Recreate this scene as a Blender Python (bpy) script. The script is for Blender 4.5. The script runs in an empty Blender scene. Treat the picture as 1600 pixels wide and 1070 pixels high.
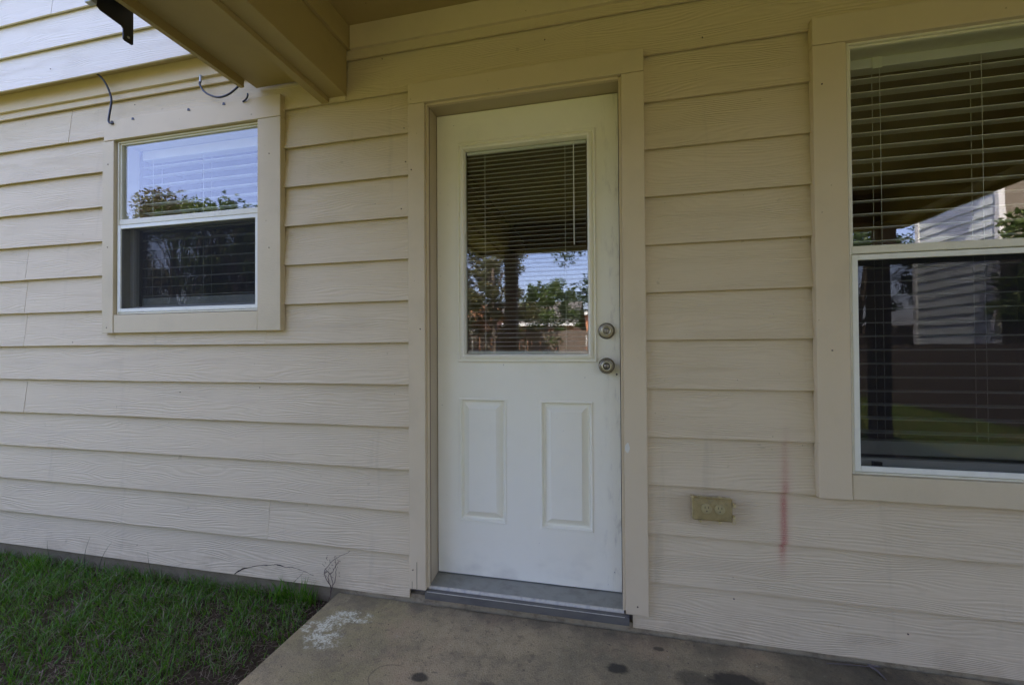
import bpy, bmesh, math, random
import numpy as np
from mathutils import Vector, Matrix
random.seed(7); rng = np.random.default_rng(11)
S = bpy.context.scene
COL = S.collection
rad = math.radians

# ------------------------------------------------------------------ camera
CY, CZ = -1.7406, 1.1165
yaw, pitch, roll = 0.22326, 0.01215, 0.00595
cy, sy = math.cos(yaw), math.sin(yaw); cp, sp = math.cos(pitch), math.sin(pitch); cr, sr = math.cos(roll), math.sin(roll)
Rz = Matrix(((cy, -sy, 0), (sy, cy, 0), (0, 0, 1))); Rx = Matrix(((1, 0, 0), (0, cp, -sp), (0, sp, cp))); Ry = Matrix(((cr, 0, sr), (0, 1, 0), (-sr, 0, cr)))
M = Rz @ Rx @ Ry
cam = bpy.data.objects.new('camera', bpy.data.cameras.new('camera')); COL.objects.link(cam)
cam.matrix_world = Matrix.Translation((0, CY, CZ)) @ (M @ Matrix(((1, 0, 0), (0, 0, -1), (0, 1, 0)))).to_4x4()
cam.data.sensor_width = 36; cam.data.lens = 36 * 665.88 / 1600; cam.data.clip_start = .02; cam.data.clip_end = 600
S.camera = cam

# ------------------------------------------------------------------ sky and sun
SUN_EL, SUN_AZ = 60, -18            # the sun stands behind the house
w = bpy.data.worlds.new('World'); S.world = w; w.use_nodes = True
nt = w.node_tree; bg = nt.nodes['Background']; sk = nt.nodes.new('ShaderNodeTexSky'); sk.sky_type = 'NISHITA'
sk.sun_disc = False; sk.sun_elevation = rad(SUN_EL); sk.sun_rotation = rad(SUN_AZ); sk.dust_density = 3.0; sk.air_density = 1.0; sk.ozone_density = 2.6
wb = nt.nodes.new('ShaderNodeMix'); wb.data_type = 'RGBA'; wb.blend_type = 'MULTIPLY'; wb.inputs[0].default_value = 1; wb.inputs[7].default_value = (1.10, .97, 1.20, 1)
nt.links.new(sk.outputs[0], wb.inputs[6]); nt.links.new(wb.outputs[2], bg.inputs[0]); bg.inputs[1].default_value = .15
sl = bpy.data.lights.new('sun', 'SUN'); so = bpy.data.objects.new('sun', sl); COL.objects.link(so)
sl.energy = 4.2; sl.angle = rad(.5); sl.color = (1, .94, .84)
dv = Vector((math.sin(rad(SUN_AZ)) * math.cos(rad(SUN_EL)), math.cos(rad(SUN_AZ)) * math.cos(rad(SUN_EL)), math.sin(rad(SUN_EL))))
so.rotation_euler = dv.to_track_quat('Z', 'Y').to_euler()
S.view_settings.view_transform = 'Standard'; S.view_settings.look = 'None'; S.view_settings.gamma = 1
S.view_settings.use_curve_mapping = False; S.view_settings.exposure = 2.55
S.cycles.max_bounces = 12; S.cycles.diffuse_bounces = 6; S.cycles.transparent_max_bounces = 24; S.cycles.glossy_bounces = 6

# ------------------------------------------------------------------ node helpers
class V:
    """a value socket with arithmetic"""
    def __init__(s, t, k): s.t, s.k = t, k
    def _m(s, op, o=None, o2=None):
        n = s.t.nodes.new('ShaderNodeMath'); n.operation = op; s.t.links.new(s.k, n.inputs[0])
        for i, q in ((1, o), (2, o2)):
            if q is None: continue
            if isinstance(q, V): s.t.links.new(q.k, n.inputs[i])
            else: n.inputs[i].default_value = q
        return V(s.t, n.outputs[0])
    def __add__(s, o): return s._m('ADD', o)
    def __sub__(s, o): return s._m('SUBTRACT', o)
    def __mul__(s, o): return s._m('MULTIPLY', o)
    __radd__ = __add__; __rmul__ = __mul__
    def sin(s): return s._m('SINE')
    def abs(s): return s._m('ABSOLUTE')
    def max(s, o): return s._m('MAXIMUM', o)
    def min(s, o): return s._m('MINIMUM', o)
    def ramp(s, a, b, lo=0., hi=1.):
        n = s.t.nodes.new('ShaderNodeMapRange'); n.interpolation_type = 'SMOOTHSTEP'
        s.t.links.new(s.k, n.inputs[0])
        for i, q in enumerate((a, b, lo, hi)): n.inputs[i + 1].default_value = q
        return V(s.t, n.outputs[0])

class Mat:
    def __init__(s, name, col=(.5, .5, .5), rough=.6, metal=0., spec=.5):
        s.m = bpy.data.materials.new(name); s.m.use_nodes = True; s.t = s.m.node_tree
        s.b = s.t.nodes['Principled BSDF']; s.b.inputs['Base Color'].default_value = (*col, 1)
        s.b.inputs['Roughness'].default_value = rough; s.b.inputs['Metallic'].default_value = metal
        s.b.inputs['Specular IOR Level'].default_value = spec
        s.c = None; s.col = col
    def pos(s):
        g = s.t.nodes.new('ShaderNodeNewGeometry'); x = s.t.nodes.new('ShaderNodeSeparateXYZ')
        s.t.links.new(g.outputs['Position'], x.inputs[0]); return [V(s.t, x.outputs[i]) for i in range(3)]
    def rnd(s):
        return V(s.t, s.t.nodes.new('ShaderNodeObjectInfo').outputs['Random'])
    def noise(s, v, scale=1., det=3., rough=.5, dist=0.):
        c = s.t.nodes.new('ShaderNodeCombineXYZ')
        for i, q in enumerate(v):
            if isinstance(q, V): s.t.links.new(q.k, c.inputs[i])
            else: c.inputs[i].default_value = q
        n = s.t.nodes.new('ShaderNodeTexNoise'); n.inputs['Scale'].default_value = scale
        n.inputs['Detail'].default_value = det; n.inputs['Roughness'].default_value = rough; n.inputs['Distortion'].default_value = dist
        s.t.links.new(c.outputs[0], n.inputs['Vector']); return V(s.t, n.outputs['Fac'])
    def mix(s, fac, col):
        """lay colour col over the base with factor fac"""
        n = s.t.nodes.new('ShaderNodeMix'); n.data_type = 'RGBA'
        if s.c is None: n.inputs[6].default_value = (*s.col, 1)
        else: s.t.links.new(s.c, n.inputs[6])
        n.inputs[7].default_value = (*col, 1); s.t.links.new(fac.k, n.inputs[0])
        s.c = n.outputs[2]; s.t.links.new(s.c, s.b.inputs['Base Color']); return s
    def bump(s, h, dist=.001, strength=1.):
        n = s.t.nodes.new('ShaderNodeBump'); n.inputs['Distance'].default_value = dist; n.inputs['Strength'].default_value = strength
        s.t.links.new(h.k, n.inputs['Height']); s.t.links.new(n.outputs[0], s.b.inputs['Normal']); return s
    def roughness(s, v): s.t.links.new(v.k, s.b.inputs['Roughness']); return s

def blob(x, y, cx, cy_, rx, ry):
    a = (x - cx) * (1 / rx); b = (y - cy_) * (1 / ry)
    return (a * a + b * b)

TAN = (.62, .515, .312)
def siding_mat(name, col, red=False):
    m = Mat(name, col, .62, spec=.35); x, y, z = m.pos(); r = m.rnd()
    m.mix(r.ramp(0, 1, 0, .06), tuple(c * .86 for c in col))
    dirt = m.noise((x * 1.4, y, z * 2.2 + r * 9), 1.6, 5, .6)
    m.mix(dirt.ramp(.48, .74, 0, .26), tuple(c * .72 for c in (col[0], col[1] * .98, col[2] * .93)))
    n = m.noise((x * 1.3 + r * 37, r * 91, z * 9.), 1., 2., .5)
    w_ = ((z * 98 + n * 15) * 6.2832).sin()
    fine = m.noise((x * 9 + r * 11, y, z * 170), 1., 2., .5)
    msk = m.noise((x * 4.2, r * 31, z * 22), 1., 3., .6).ramp(.36, .60, .2, 1.)
    h = w_ * msk * .5 + fine * .9
    m.mix((w_ * -1).ramp(.35, 1., 0, .10), tuple(c * .6 for c in col))
    if red:
        # soil splashed up from the ground, and old water marks
        m.mix(z.ramp(.20, .03, 0, 1) * m.noise((x * 5, y, z * 9), 1.5, 6, .7).ramp(.42, .66, 0, .28), (.30, .23, .13))
        m.mix(m.noise((x * 9, y, z * .9), 1, 4, .6).ramp(.60, .74, 0, .22), (.33, .28, .18))
        m.mix(m.noise((x, y, z + 4), 17, 3, .6).ramp(.70, .76, 0, .35), (.28, .22, .13))
    spk = m.noise((x, y, z), 95, 1, .4)
    m.mix(spk.ramp(.80, .83, 0, .5), (.13, .10, .07))
    if red:
        # a streak of red spray paint running down three planks
        cxr = x - ((z * .03) + .6055)
        wob = m.noise((0., 0., z), 9, 2).ramp(.3, .7, .35, 1.)
        d = (cxr.abs() * (1 / .0115))
        g = d.ramp(0, 1.6, 1, 0)
        along = z.ramp(.25, .42, 0, 1) * z.ramp(.52, .88, 1, 0)
        gap = ((z - .64).abs()).ramp(0, .05, .5, 1)
        spk2 = m.noise((x, y, z), 330, 2, .6).ramp(.34, .60, .35, 1.)
        m.mix(g * along * wob * gap * spk2 * .78, (.36, .028, .035))
        d2 = cxr.abs().ramp(0, .035, .20, 0)
        m.mix(d2 * along, (.36, .028, .035))
        # bare scuffs on the plank above the streak
        sc = m.noise((x * 14, y, z * 160), 1, 1)
        m.mix(sc.ramp(.62, .68, 0, .5) * blob(x, z, .585, .75, .05, .02).ramp(.5, 1.2, 1, 0), (.18, .15, .11))
        # rusty run-off round the outlet
        m.mix(blob(x, z, .375, .50, .16, .085).ramp(.3, 1.3, .30, 0), (.30, .22, .12))
    m.bump(h, .0014, .8)
    return m.m

PLANK = siding_mat('siding paint', TAN, True)
UPLANK = siding_mat('sky lit siding paint', (.74, .67, .50))  # same tan paint, with the stronger sky light up here put into its colour

def trim_mat(name, col, across=False, rough_grain=.4):
    m = Mat(name, col, .6, spec=.35); x, y, z = m.pos(); r = m.rnd()
    m.mix(m.noise((x * 2, y * 2, z * 2 + r * 5), 2.2, 5, .6).ramp(.45, .75, 0, .3), tuple(c * .72 for c in col))
    g = m.noise((x * (40 if across else 160), y * 60, z * (260 if across else 28)), 1., 3., .6)
    f = m.noise((x, y, z), 260, 2, .6)
    m.mix(m.noise((x, y, z), 60, 1, .4).ramp(.79, .82, 0, .5), (.16, .11, .07))
    m.bump(g * rough_grain + f * .5, .0012, .6); return m.m
TRIM = trim_mat('trim paint', TAN)
TRIMH = trim_mat('trim paint with sawn grain', (.60, .505, .30), True, 1.2)
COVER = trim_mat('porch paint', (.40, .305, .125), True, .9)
STAIN = trim_mat('brown stained timber', (.22, .15, .10), False, .5)
JAMB = trim_mat('weathered jamb paint', (.48, .40, .25))

m = Mat('white door paint', (.86, .83, .63), .42, spec=.4); x, y, z = m.pos()
grain = m.noise((x * 210, y * 40, z * 9), 1, 3, .6)
m.mix(m.noise((x, y, z), 3.2, 6, .65).ramp(.46, .76, 0, .25), (.60, .59, .44))
m.mix(x.ramp(-.06, .04, 0, 1) * m.noise((x * 30, y, z * 7), 1, 4, .7).ramp(.50, .70, 0, .42), (.36, .33, .25))
m.mix(z.ramp(.30, .11, 0, 1) * m.noise((x * 6, y, z * 9), 1, 4).ramp(.45, .7, 0, .3), (.44, .40, .30))
m.mix(m.noise((x * 1.0, y, z * .8), 75, 1, .4).ramp(.82, .85, 0, .7), (.10, .09, .08))
m.bump(grain, .0008, .45); DOORW = m.m
VINYL = Mat('off white vinyl', (.70, .67, .48), .4); x, y, z = VINYL.pos()
VINYL.mix(VINYL.noise((x, y, z), 14, 5, .65).ramp(.5, .75, 0, .35), (.42, .38, .22)); VINYL = VINYL.m
VINYLW = Mat('white screen frame', (.76, .76, .60), .4); x, y, z = VINYLW.pos()
VINYLW.mix(VINYLW.noise((x, y, z), 18, 5, .65).ramp(.5, .75, 0, .3), (.5, .48, .42)); VINYLW = VINYLW.m
SLAT = Mat('blind slat white', (.70, .70, .60), .45).m
DARKP = Mat('black plastic', (.02, .02, .02), .4).m
CABLE = Mat('cable black', (.018, .018, .02), .35).m
BLACKM = Mat('black painted steel', (.022, .02, .018), .5).m
ZINC = Mat('pale galvanised steel', (.45, .47, .45), .45, .5).m
HOLE = Mat('dark gap', (.015, .012, .01), .9).m
NAIL = Mat('rusted nail', (.10, .07, .05), .7).m
NICKEL = Mat('aged satin nickel', (.27, .245, .18), .42, .95)
x, y, z = NICKEL.pos(); NICKEL.mix(NICKEL.noise((x, y, z), 60, 4, .6).ramp(.45, .7, 0, .6), (.19, .16, .10)); NICKEL = NICKEL.m
BRASSY = Mat('worn bright nickel', (.42, .38, .25), .4, .95).m
m = Mat('mill aluminium sill', (.30, .30, .24), .5, .35); x, y, z = m.pos()
m.mix(m.noise((x * 8, y * 12, z), 2, 5, .65).ramp(.42, .72, 0, .55), (.18, .17, .14)); SILL = m.m
m = Mat('sill nose', (.52, .49, .36), .55, .1); x, y, z = m.pos()
m.mix(m.noise((x * 40, y, z * 40), 1, 4, .6).ramp(.42, .7, 0, .6), (.27, .26, .25)); NOSE = m.m
m = Mat('grey painted sill board', (.125, .118, .088), .6); x, y, z = m.pos()
m.mix(m.noise((x * 10, y, z * 30), 1, 4, .6).ramp(.42, .7, 0, .5), (.065, .06, .055)); SILLB = m.m

def glass(name, refl, ior=1.9, tint=(.94, .96, .95)):
    mt = bpy.data.materials.new(name); mt.use_nodes = True; t = mt.node_tree; t.nodes.remove(t.nodes['Principled BSDF'])
    o = t.nodes['Material Output']; tr = t.nodes.new('ShaderNodeBsdfTransparent'); tr.inputs[0].default_value = (*tint, 1)
    gl = t.nodes.new('ShaderNodeBsdfGlossy'); gl.inputs['Roughness'].default_value = 0.0; gl.inputs[0].default_value = (.97, .93, .87, 1)
    fr = t.nodes.new('ShaderNodeLayerWeight'); fr.inputs['Blend'].default_value = .5
    pw = t.nodes.new('ShaderNodeMath'); pw.operation = 'POWER'; pw.inputs[1].default_value = 5.
    mp = t.nodes.new('ShaderNodeMath'); mp.operation = 'MULTIPLY_ADD'; mp.inputs[1].default_value = 1. - refl; mp.inputs[2].default_value = refl
    mp.use_clamp = True
    # float glass is never quite flat: a faint waviness bends what it mirrors
    ge = t.nodes.new('ShaderNodeNewGeometry'); nz = t.nodes.new('ShaderNodeTexNoise'); nz.inputs['Scale'].default_value = 5
    bp = t.nodes.new('ShaderNodeBump'); bp.inputs['Distance'].default_value = .0006; bp.inputs['Strength'].default_value = .35
    t.links.new(ge.outputs['Position'], nz.inputs['Vector']); t.links.new(nz.outputs[0], bp.inputs['Height']); t.links.new(bp.outputs[0], gl.inputs['Normal'])
    mx = t.nodes.new('ShaderNodeMixShader'); t.links.new(fr.outputs['Facing'], pw.inputs[0]); t.links.new(pw.outputs[0], mp.inputs[0]); t.links.new(mp.outputs[0], mx.inputs[0])
    t.links.new(tr.outputs[0], mx.inputs[1]); t.links.new(gl.outputs[0], mx.inputs[2]); t.links.new(mx.outputs[0], o.inputs[0]); return mt
GLASS = glass('window glass', .105)
GLASSD = glass('door glass', .065)
def screen():
    mt = bpy.data.materials.new('insect screen'); mt.use_nodes = True; t = mt.node_tree; b = t.nodes['Principled BSDF']
    b.inputs['Base Color'].default_value = (.016, .016, .015, 1); b.inputs['Roughness'].default_value = .7; o = t.nodes['Material Output']
    tr = t.nodes.new('ShaderNodeBsdfTransparent'); mx = t.nodes.new('ShaderNodeMixShader'); b.inputs['Specular IOR Level'].default_value = .08; mx.inputs[0].default_value = .37
    t.links.new(tr.outputs[0], mx.inputs[1]); t.links.new(b.outputs[0], mx.inputs[2]); t.links.new(mx.outputs[0], o.inputs[0]); return mt
SCREEN = screen()
INSIDE = Mat('room paint', (.20, .17, .13), .9).m

# concrete
m = Mat('patio concrete', (.42, .325, .165), .85, spec=.25); x, y, z = m.pos()
big = m.noise((x, y, z), 2.1, 4, .6); mid = m.noise((x, y, z + 3), 9, 6, .65); fine = m.noise((x, y, z), 170, 3, .7); gr = m.noise((x, y, z), 420, 1, .5)
m.mix(big.ramp(.40, .62), (0.263, 0.215, 0.113))
m.mix(x.ramp(-.55, -.95, 0, .75) * m.noise((x, y, z + 9), 4, 4).ramp(.3, .6, .3, 1), (0.304, 0.255, 0.0978))
m.mix(mid.ramp(.44, .68, 0, .7), (0.189, 0.155, 0.0849))
m.mix(m.noise((x, y, z + 7), 3.4, 5, .7).ramp(.52, .66, 0, .45), (0.42, 0.29, 0.151))
md2 = m.noise((x, y, z + 5), 30, 5, .75); m.mix(md2.ramp(.52, .68, 0, .7), (0.158, 0.128, 0.0723)); m.mix(md2.ramp(.46, .30, 0, .4), (0.462, 0.388, 0.221))
pit = m.noise((x, y, z + 2), 62, 2, .5); m.mix(pit.ramp(.68, .74, 0, .75), (0.0735, 0.0612, 0.0382)); m.mix(pit.ramp(.30, .24, 0, .5), (0.546, 0.479, 0.306))
m.mix(fine.ramp(.50, .70, 0, .55), (0.126, 0.1, 0.0535)); m.mix(fine.ramp(.46, .28, 0, .35), (0.473, 0.4, 0.22)); m.mix(gr.ramp(.62, .75, 0, .4), (0.546, 0.479, 0.27))
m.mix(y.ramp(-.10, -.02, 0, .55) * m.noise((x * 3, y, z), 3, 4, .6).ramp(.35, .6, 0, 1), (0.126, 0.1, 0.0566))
# wet dark grime spots
nb = m.noise((x, y, z), 34, 3, .6)
for cx_, cy_, r_, s_ in ((-.637, -.385, .035, .85), (.02, -.203, .042, .9), (.41, -.19, .10, .9), (.27, -.20, .07, .55), (-.40, -.375, .035, .45), (.80, -.10, .22, .45), (.98, -.10, .2, .45), (.17, -.07, .02, .7)):
    q = blob(x, y, cx_, cy_, r_, r_ * .62) + (nb * 1.4 - .7)
    m.mix(q.ramp(.35, 1.25, s_, 0), (0.0473, 0.042, 0.0264))
# ring left by a pot
q = (blob(x, y, -.735, -.41, .075, .06) + (nb * .35)) - 1.12
m.mix(q.abs().ramp(0, .16, .4, 0) * x.ramp(-.70, -.735, 0, 1), (0.063, 0.055, 0.0314))
# chalky white spill, broken by the grain of the concrete
wn = m.noise((x * 1., y * 1.3, z), 20, 7, .72); wf = m.noise((x, y, z), 120, 4, .7)
a = blob(x, y, -1.150, -.235, .060, .035)._m('MINIMUM', blob(x, y, -1.105, -.225, .050, .10))._m('MINIMUM', blob(x, y, -1.050, -.140, .085, .032))._m('MINIMUM', blob(x, y, -1.085, -.290, .070, .05))
q = a.ramp(.0, 2.6, 1, 0) * (wn * 4.6 - 1.95).max(0.).min(1.) + a.ramp(.0, 1.6, .10, 0)
q = q * wf.ramp(.36, .58, .15, 1.)
m.mix(q.ramp(.04, .62, 0, .88), (0.714, 0.69, 0.453))
m.bump(fine * 1.2 + mid * 1.3 + gr * .6, .0045, .8); CONC = m.m
m = Mat('foundation concrete', (.36, .30, .17), .9); x, y, z = m.pos()
m.mix(m.noise((x * 6, y, z * 9), 2, 6, .7).ramp(.42, .68, 0, .8), (0.168, 0.13, 0.0692)); m.mix(m.noise((x * 3, y, z), 5, 4).ramp(.55, .7, 0, .6), (0.42, 0.32, 0.17))
m.mix(x.ramp(-1.1, -1.3, 0, .75), (0.121, 0.095, 0.0472))
m.bump(m.noise((x, y, z), 120, 4, .7), .004, .7); FOUND = m.m

m = Mat('lawn soil', (.052, .038, .020), .95, spec=.1); x, y, z = m.pos()
m.mix(m.noise((x, y, z), 45, 5, .7).ramp(.5, .7, 0, .7), (.125, .092, .05))
far = y.ramp(-2.2, -3.6, 0, 1).max(x.ramp(-4.6, -5.5, 0, 1)).max(x.ramp(3.0, 3.4, 0, 1))
m.mix(far, (.095, .105, .025)); m.mix(far * m.noise((x, y, z), 1.3, 6, .6).ramp(.4, .65, 0, .6), (.17, .14, .05)); m.mix(far * m.noise((x, y, z), 40, 3, .6).ramp(.45, .65, 0, .5), (.03, .055, .012))
m.bump(m.noise((x, y, z), 60, 5, .7), .02, .8); SOIL = m.m

def leaf_mat(name, a, b, trans=.35, vary=1):
    m = Mat(name, a, .5, spec=.3); x, y, z = m.pos()
    m.mix(m.noise((x, y, z), vary * 9, 2, .6).ramp(.35, .65), b)
    t = m.t; tl = t.nodes.new('ShaderNodeBsdfTranslucent'); t.links.new(m.c, tl.inputs[0]); mx = t.nodes.new('ShaderNodeMixShader')
    mx.inputs[0].default_value = trans; t.links.new(m.b.outputs[0], mx.inputs[1]); t.links.new(tl.outputs[0], mx.inputs[2])
    t.links.new(mx.outputs[0], t.nodes['Material Output'].inputs[0]); return m.m
GRASS = leaf_mat('grass blade', (.045, .150, .004), (.12, .23, .014), .35, 5.)
GRASSD = leaf_mat('dry grass', (.22, .17, .10), (.12, .085, .05), .15, 3.)
LEAF = [leaf_mat('green leaves', (.05, .095, .02), (.10, .13, .03)), leaf_mat('dark leaves', (.03, .06, .02), (.06, .09, .03)), leaf_mat('olive leaves', (.09, .11, .035), (.13, .10, .05))]
BARK = Mat('bark', (.13, .10, .08), .9); x, y, z = BARK.pos(); BARK.mix(BARK.noise((x * 20, y * 20, z * 4), 1, 4).ramp(.4, .7), (.06, .045, .035)); BARK = BARK.m
m = Mat('weathered fence wood', (.125, .095, .075), .85); x, y, z = m.pos()
m.mix(m.rnd().ramp(0, 1, 0, .7), (.13, .095, .075)); m.mix(m.noise((x * 60, y * 60, z * 3), 1, 4, .6).ramp(.4, .7, 0, .6), (.20, .16, .14)); FENCE = m.m

# ------------------------------------------------------------------ object helpers
WL = {}
def tag(o, label=None, cat=None, group=None, kind=None):
    if label: o['label'] = label
    if cat: o['category'] = cat
    if group: o['group'] = group
    if kind: o['kind'] = kind
    return o
def empty(name, loc, label=None, cat=None, group=None):
    o = bpy.data.objects.new(name, None); COL.objects.link(o); o.location = loc; o.empty_display_size = .1
    WL[o.name] = Vector(loc); return tag(o, label, cat, group)
def put(name, me, mat, parent=None, loc=(0, 0, 0)):
    """link a mesh; loc is its world position"""
    o = bpy.data.objects.new(name, me); COL.objects.link(o); loc = Vector(loc); WL[o.name] = loc
    if parent is not None: o.parent = parent; o.location = loc - WL[parent.name]
    else: o.location = loc
    if mat is not None and len(me.materials) == 0: me.materials.append(mat)
    return o
def obj(name, bm, mat, parent=None, smooth=False):
    """bm is in world coordinates; the origin goes to the middle of its box"""
    co = np.array([v.co[:] for v in bm.verts]); c = Vector((co.min(0) + co.max(0)) / 2)
    bmesh.ops.translate(bm, verts=bm.verts, vec=-c)
    bmesh.ops.recalc_face_normals(bm, faces=bm.faces)
    me = bpy.data.meshes.new(name); bm.to_mesh(me); bm.free()
    for mm in (mat if isinstance(mat, (list, tuple)) else [mat]): me.materials.append(mm)
    if smooth: me.polygons.foreach_set('use_smooth', [True] * len(me.polygons))
    return put(name, me, None, parent, c)
def bx(bm, x0, x1, y0, y1, z0, z1, bev=0., mi=0):
    vs = [bm.verts.new(p) for p in ((x0, y0, z0), (x1, y0, z0), (x1, y1, z0), (x0, y1, z0), (x0, y0, z1), (x1, y0, z1), (x1, y1, z1), (x0, y1, z1))]
    fs = [bm.faces.new([vs[i] for i in q]) for q in ((0, 3, 2, 1), (4, 5, 6, 7), (0, 1, 5, 4), (1, 2, 6, 5), (2, 3, 7, 6), (3, 0, 4, 7))]
    for f in fs: f.material_index = mi
    if bev: bmesh.ops.bevel(bm, geom=list({e for f in fs for e in f.edges}), offset=bev, segments=1, affect='EDGES', profile=.5)
    return bm
def box(name, mat, parent, x0, x1, y0, y1, z0, z1, bev=.0):
    return obj(name, bx(bmesh.new(), x0, x1, y0, y1, z0, z1, bev), mat, parent)
def prism_x(bm, x0, x1, prof, mi=0):
    a = [bm.verts.new((x0, p[0], p[1])) for p in prof]; b = [bm.verts.new((x1, p[0], p[1])) for p in prof]
    n = len(prof); fs = [bm.faces.new(a), bm.faces.new(b[::-1])]
    for i in range(n): fs.append(bm.faces.new((a[i], b[i], b[(i + 1) % n], a[(i + 1) % n])))
    for f in fs: f.material_index = mi
    return bm
def tube(bm, pts, r, seg=6, r1=None, mi=0):
    pts = [Vector(p) for p in pts]; rings = []; n = len(pts)
    for i, p in enumerate(pts):
        d = (pts[min(i + 1, n - 1)] - pts[max(i - 1, 0)]).normalized(); a = d.orthogonal().normalized() if i == 0 else (a - d * a.dot(d)).normalized()
        b = d.cross(a); rr = r if r1 is None else r + (r1 - r) * i / (n - 1)
        rings.append([bm.verts.new(p + (a * math.cos(t) + b * math.sin(t)) * rr) for t in [2 * math.pi * k / seg for k in range(seg)]])
    for i in range(n - 1):
        for k in range(seg):
            f = bm.faces.new((rings[i][k], rings[i][(k + 1) % seg], rings[i + 1][(k + 1) % seg], rings[i + 1][k])); f.material_index = mi
    for q in (rings[0][::-1], rings[-1]): bm.faces.new(q).material_index = mi
    return bm
def spline(pts, n=8):
    pts = [Vector(p) for p in pts]; out = []
    for i in range(len(pts) - 1):
        p0, p1, p2, p3 = pts[max(i - 1, 0)], pts[i], pts[i + 1], pts[min(i + 2, len(pts) - 1)]
        for k in range(n):
            t = k / n; out.append(.5 * ((2 * p1) + (p2 - p0) * t + (2 * p0 - 5 * p1 + 4 * p2 - p3) * t * t + (3 * p1 - p0 - 3 * p2 + p3) * t ** 3))
    out.append(pts[-1]); return out
def lathe_y(bm, cx, y0, cz, prof, seg=28, mats=None):
    """profile (radius, y) turned about the y axis"""
    rings = []
    for r, yy in prof:
        rings.append([bm.verts.new((cx + r * math.cos(2 * math.pi * k / seg), y0 + yy, cz + r * math.sin(2 * math.pi * k / seg))) for k in range(seg)] if r > 0 else [bm.verts.new((cx, y0 + yy, cz))])
    for i in range(len(prof) - 1):
        a, b = rings[i], rings[i + 1]
        for k in range(seg):
            f = bm.faces.new((a[0], b[(k + 1) % seg], b[k])) if len(a) == 1 else bm.faces.new((a[k], a[(k + 1) % seg], b[(k + 1) % seg], b[k])) if len(b) > 1 else bm.faces.new((a[k], a[(k + 1) % seg], b[0]))
            if mats: f.material_index = mats[i]
            f.smooth = True
    return bm
def rect_rings(bm, x0, x1, z0, z1, prof, fill=True):
    """nested rectangles (inset, y) facing -y"""
    rs = []
    for ins, yy in prof:
        rs.append([bm.verts.new(p) for p in ((x0 + ins, yy, z0 + ins), (x1 - ins, yy, z0 + ins), (x1 - ins, yy, z1 - ins), (x0 + ins, yy, z1 - ins))])
    for a, b in zip(rs, rs[1:]):
        for k in range(4): bm.faces.new((a[k], a[(k + 1) % 4], b[(k + 1) % 4], b[k]))
    if fill: bm.faces.new(rs[-1])
    return bm
def mesh_from(name, verts, faces, mats, idx=None):
    me = bpy.data.meshes.new(name); nv, nf, k = len(verts), len(faces), faces.shape[1]
    me.vertices.add(nv); me.vertices.foreach_set('co', verts.astype(np.float32).ravel())
    me.loops.add(nf * k); me.loops.foreach_set('vertex_index', faces.astype(np.int32).ravel())
    me.polygons.add(nf); me.polygons.foreach_set('loop_start', np.arange(0, nf * k, k, dtype=np.int32)); me.polygons.foreach_set('loop_total', np.full(nf, k, dtype=np.int32))
    for mm in mats: me.materials.append(mm)
    if idx is not None: me.polygons.foreach_set('material_index', idx.astype(np.int32))
    me.update(calc_edges=True); return me

# ------------------------------------------------------------------ the ground
bm = bmesh.new(); bx(bm, -70, 70, -80, 60, -.6, -.055); g = obj('ground', bm, SOIL); tag(g, kind='structure')
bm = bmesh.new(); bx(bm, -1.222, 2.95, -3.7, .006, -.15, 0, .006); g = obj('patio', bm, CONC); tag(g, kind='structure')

# ------------------------------------------------------------------ the house
R = .187; Z0 = 1.142
def zrow(k): return Z0 - k * R
house = empty('house', (0, .1, -.05), 'tan house with horizontal lap siding around the white back door', 'house')
WX0, WX1, WZ0, WZ1 = -2.54, -1.645, 1.305, 2.222        # small window
VX0, VX1, VZ0, VZ1 = .835, 2.06, .665, 2.195            # large window
DX0, DX1, DZ1 = -.772, .050, 2.19                       # door
def plank(x0, x1, zb, mat=PLANK, yb=0., h=.217, parent=None):
    n = max(2, int((x1 - x0) / .35)); bm = bmesh.new(); rows = []
    ph = random.uniform(0, 9)
    for i in range(n + 1):
        xx = x0 + (x1 - x0) * i / n; jz = math.sin(xx * 2.3 + ph) * .0012; jy = math.sin(xx * 3.1 + ph * 2) * .0008
        rows.append([bm.verts.new(p) for p in ((xx, yb + jy, zb + jz), (xx, yb + jy + .0090, zb + jz), (xx, yb + .0090 + .0205 * h / .217, zb + h), (xx, yb + .0205 * h / .217, zb + h))])
    for a, b in zip(rows, rows[1:]):
        for k in range(4): bm.faces.new((a[k], b[k], b[(k + 1) % 4], a[(k + 1) % 4]))
    bm.faces.new(rows[0]); bm.faces.new(rows[-1][::-1])
    return obj('plank', bm, mat, parent or house)
XL, XR = -5.6, 5.2
def run(x0, x1, zb, joints, **kw):
    """a course of planks from x0 to x1, broken at the joints and cut out at the openings"""
    xs = [x0] + sorted(j for j in joints if x0 + .03 < j < x1 - .03) + [x1]
    for a, b in zip(xs, xs[1:]):
        plank(a + (.0012 if a != x0 else 0), b - (.0012 if b != x1 else 0), zb, **kw)
JT = {0: [-3.231, -2.5655, -1.6135], 2: [-3.227], 5: [-1.6015], -2: [-3.224], -1: [-3.23], 1: [-4.4, 2.6], 3: [-4.5, 3.4], -6: [-2.9], 4: [-3.9], -5: [-4.3, 3.0], 6: [2.9], -4: [-4.1], -3: [-3.7, 3.8]}
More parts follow.
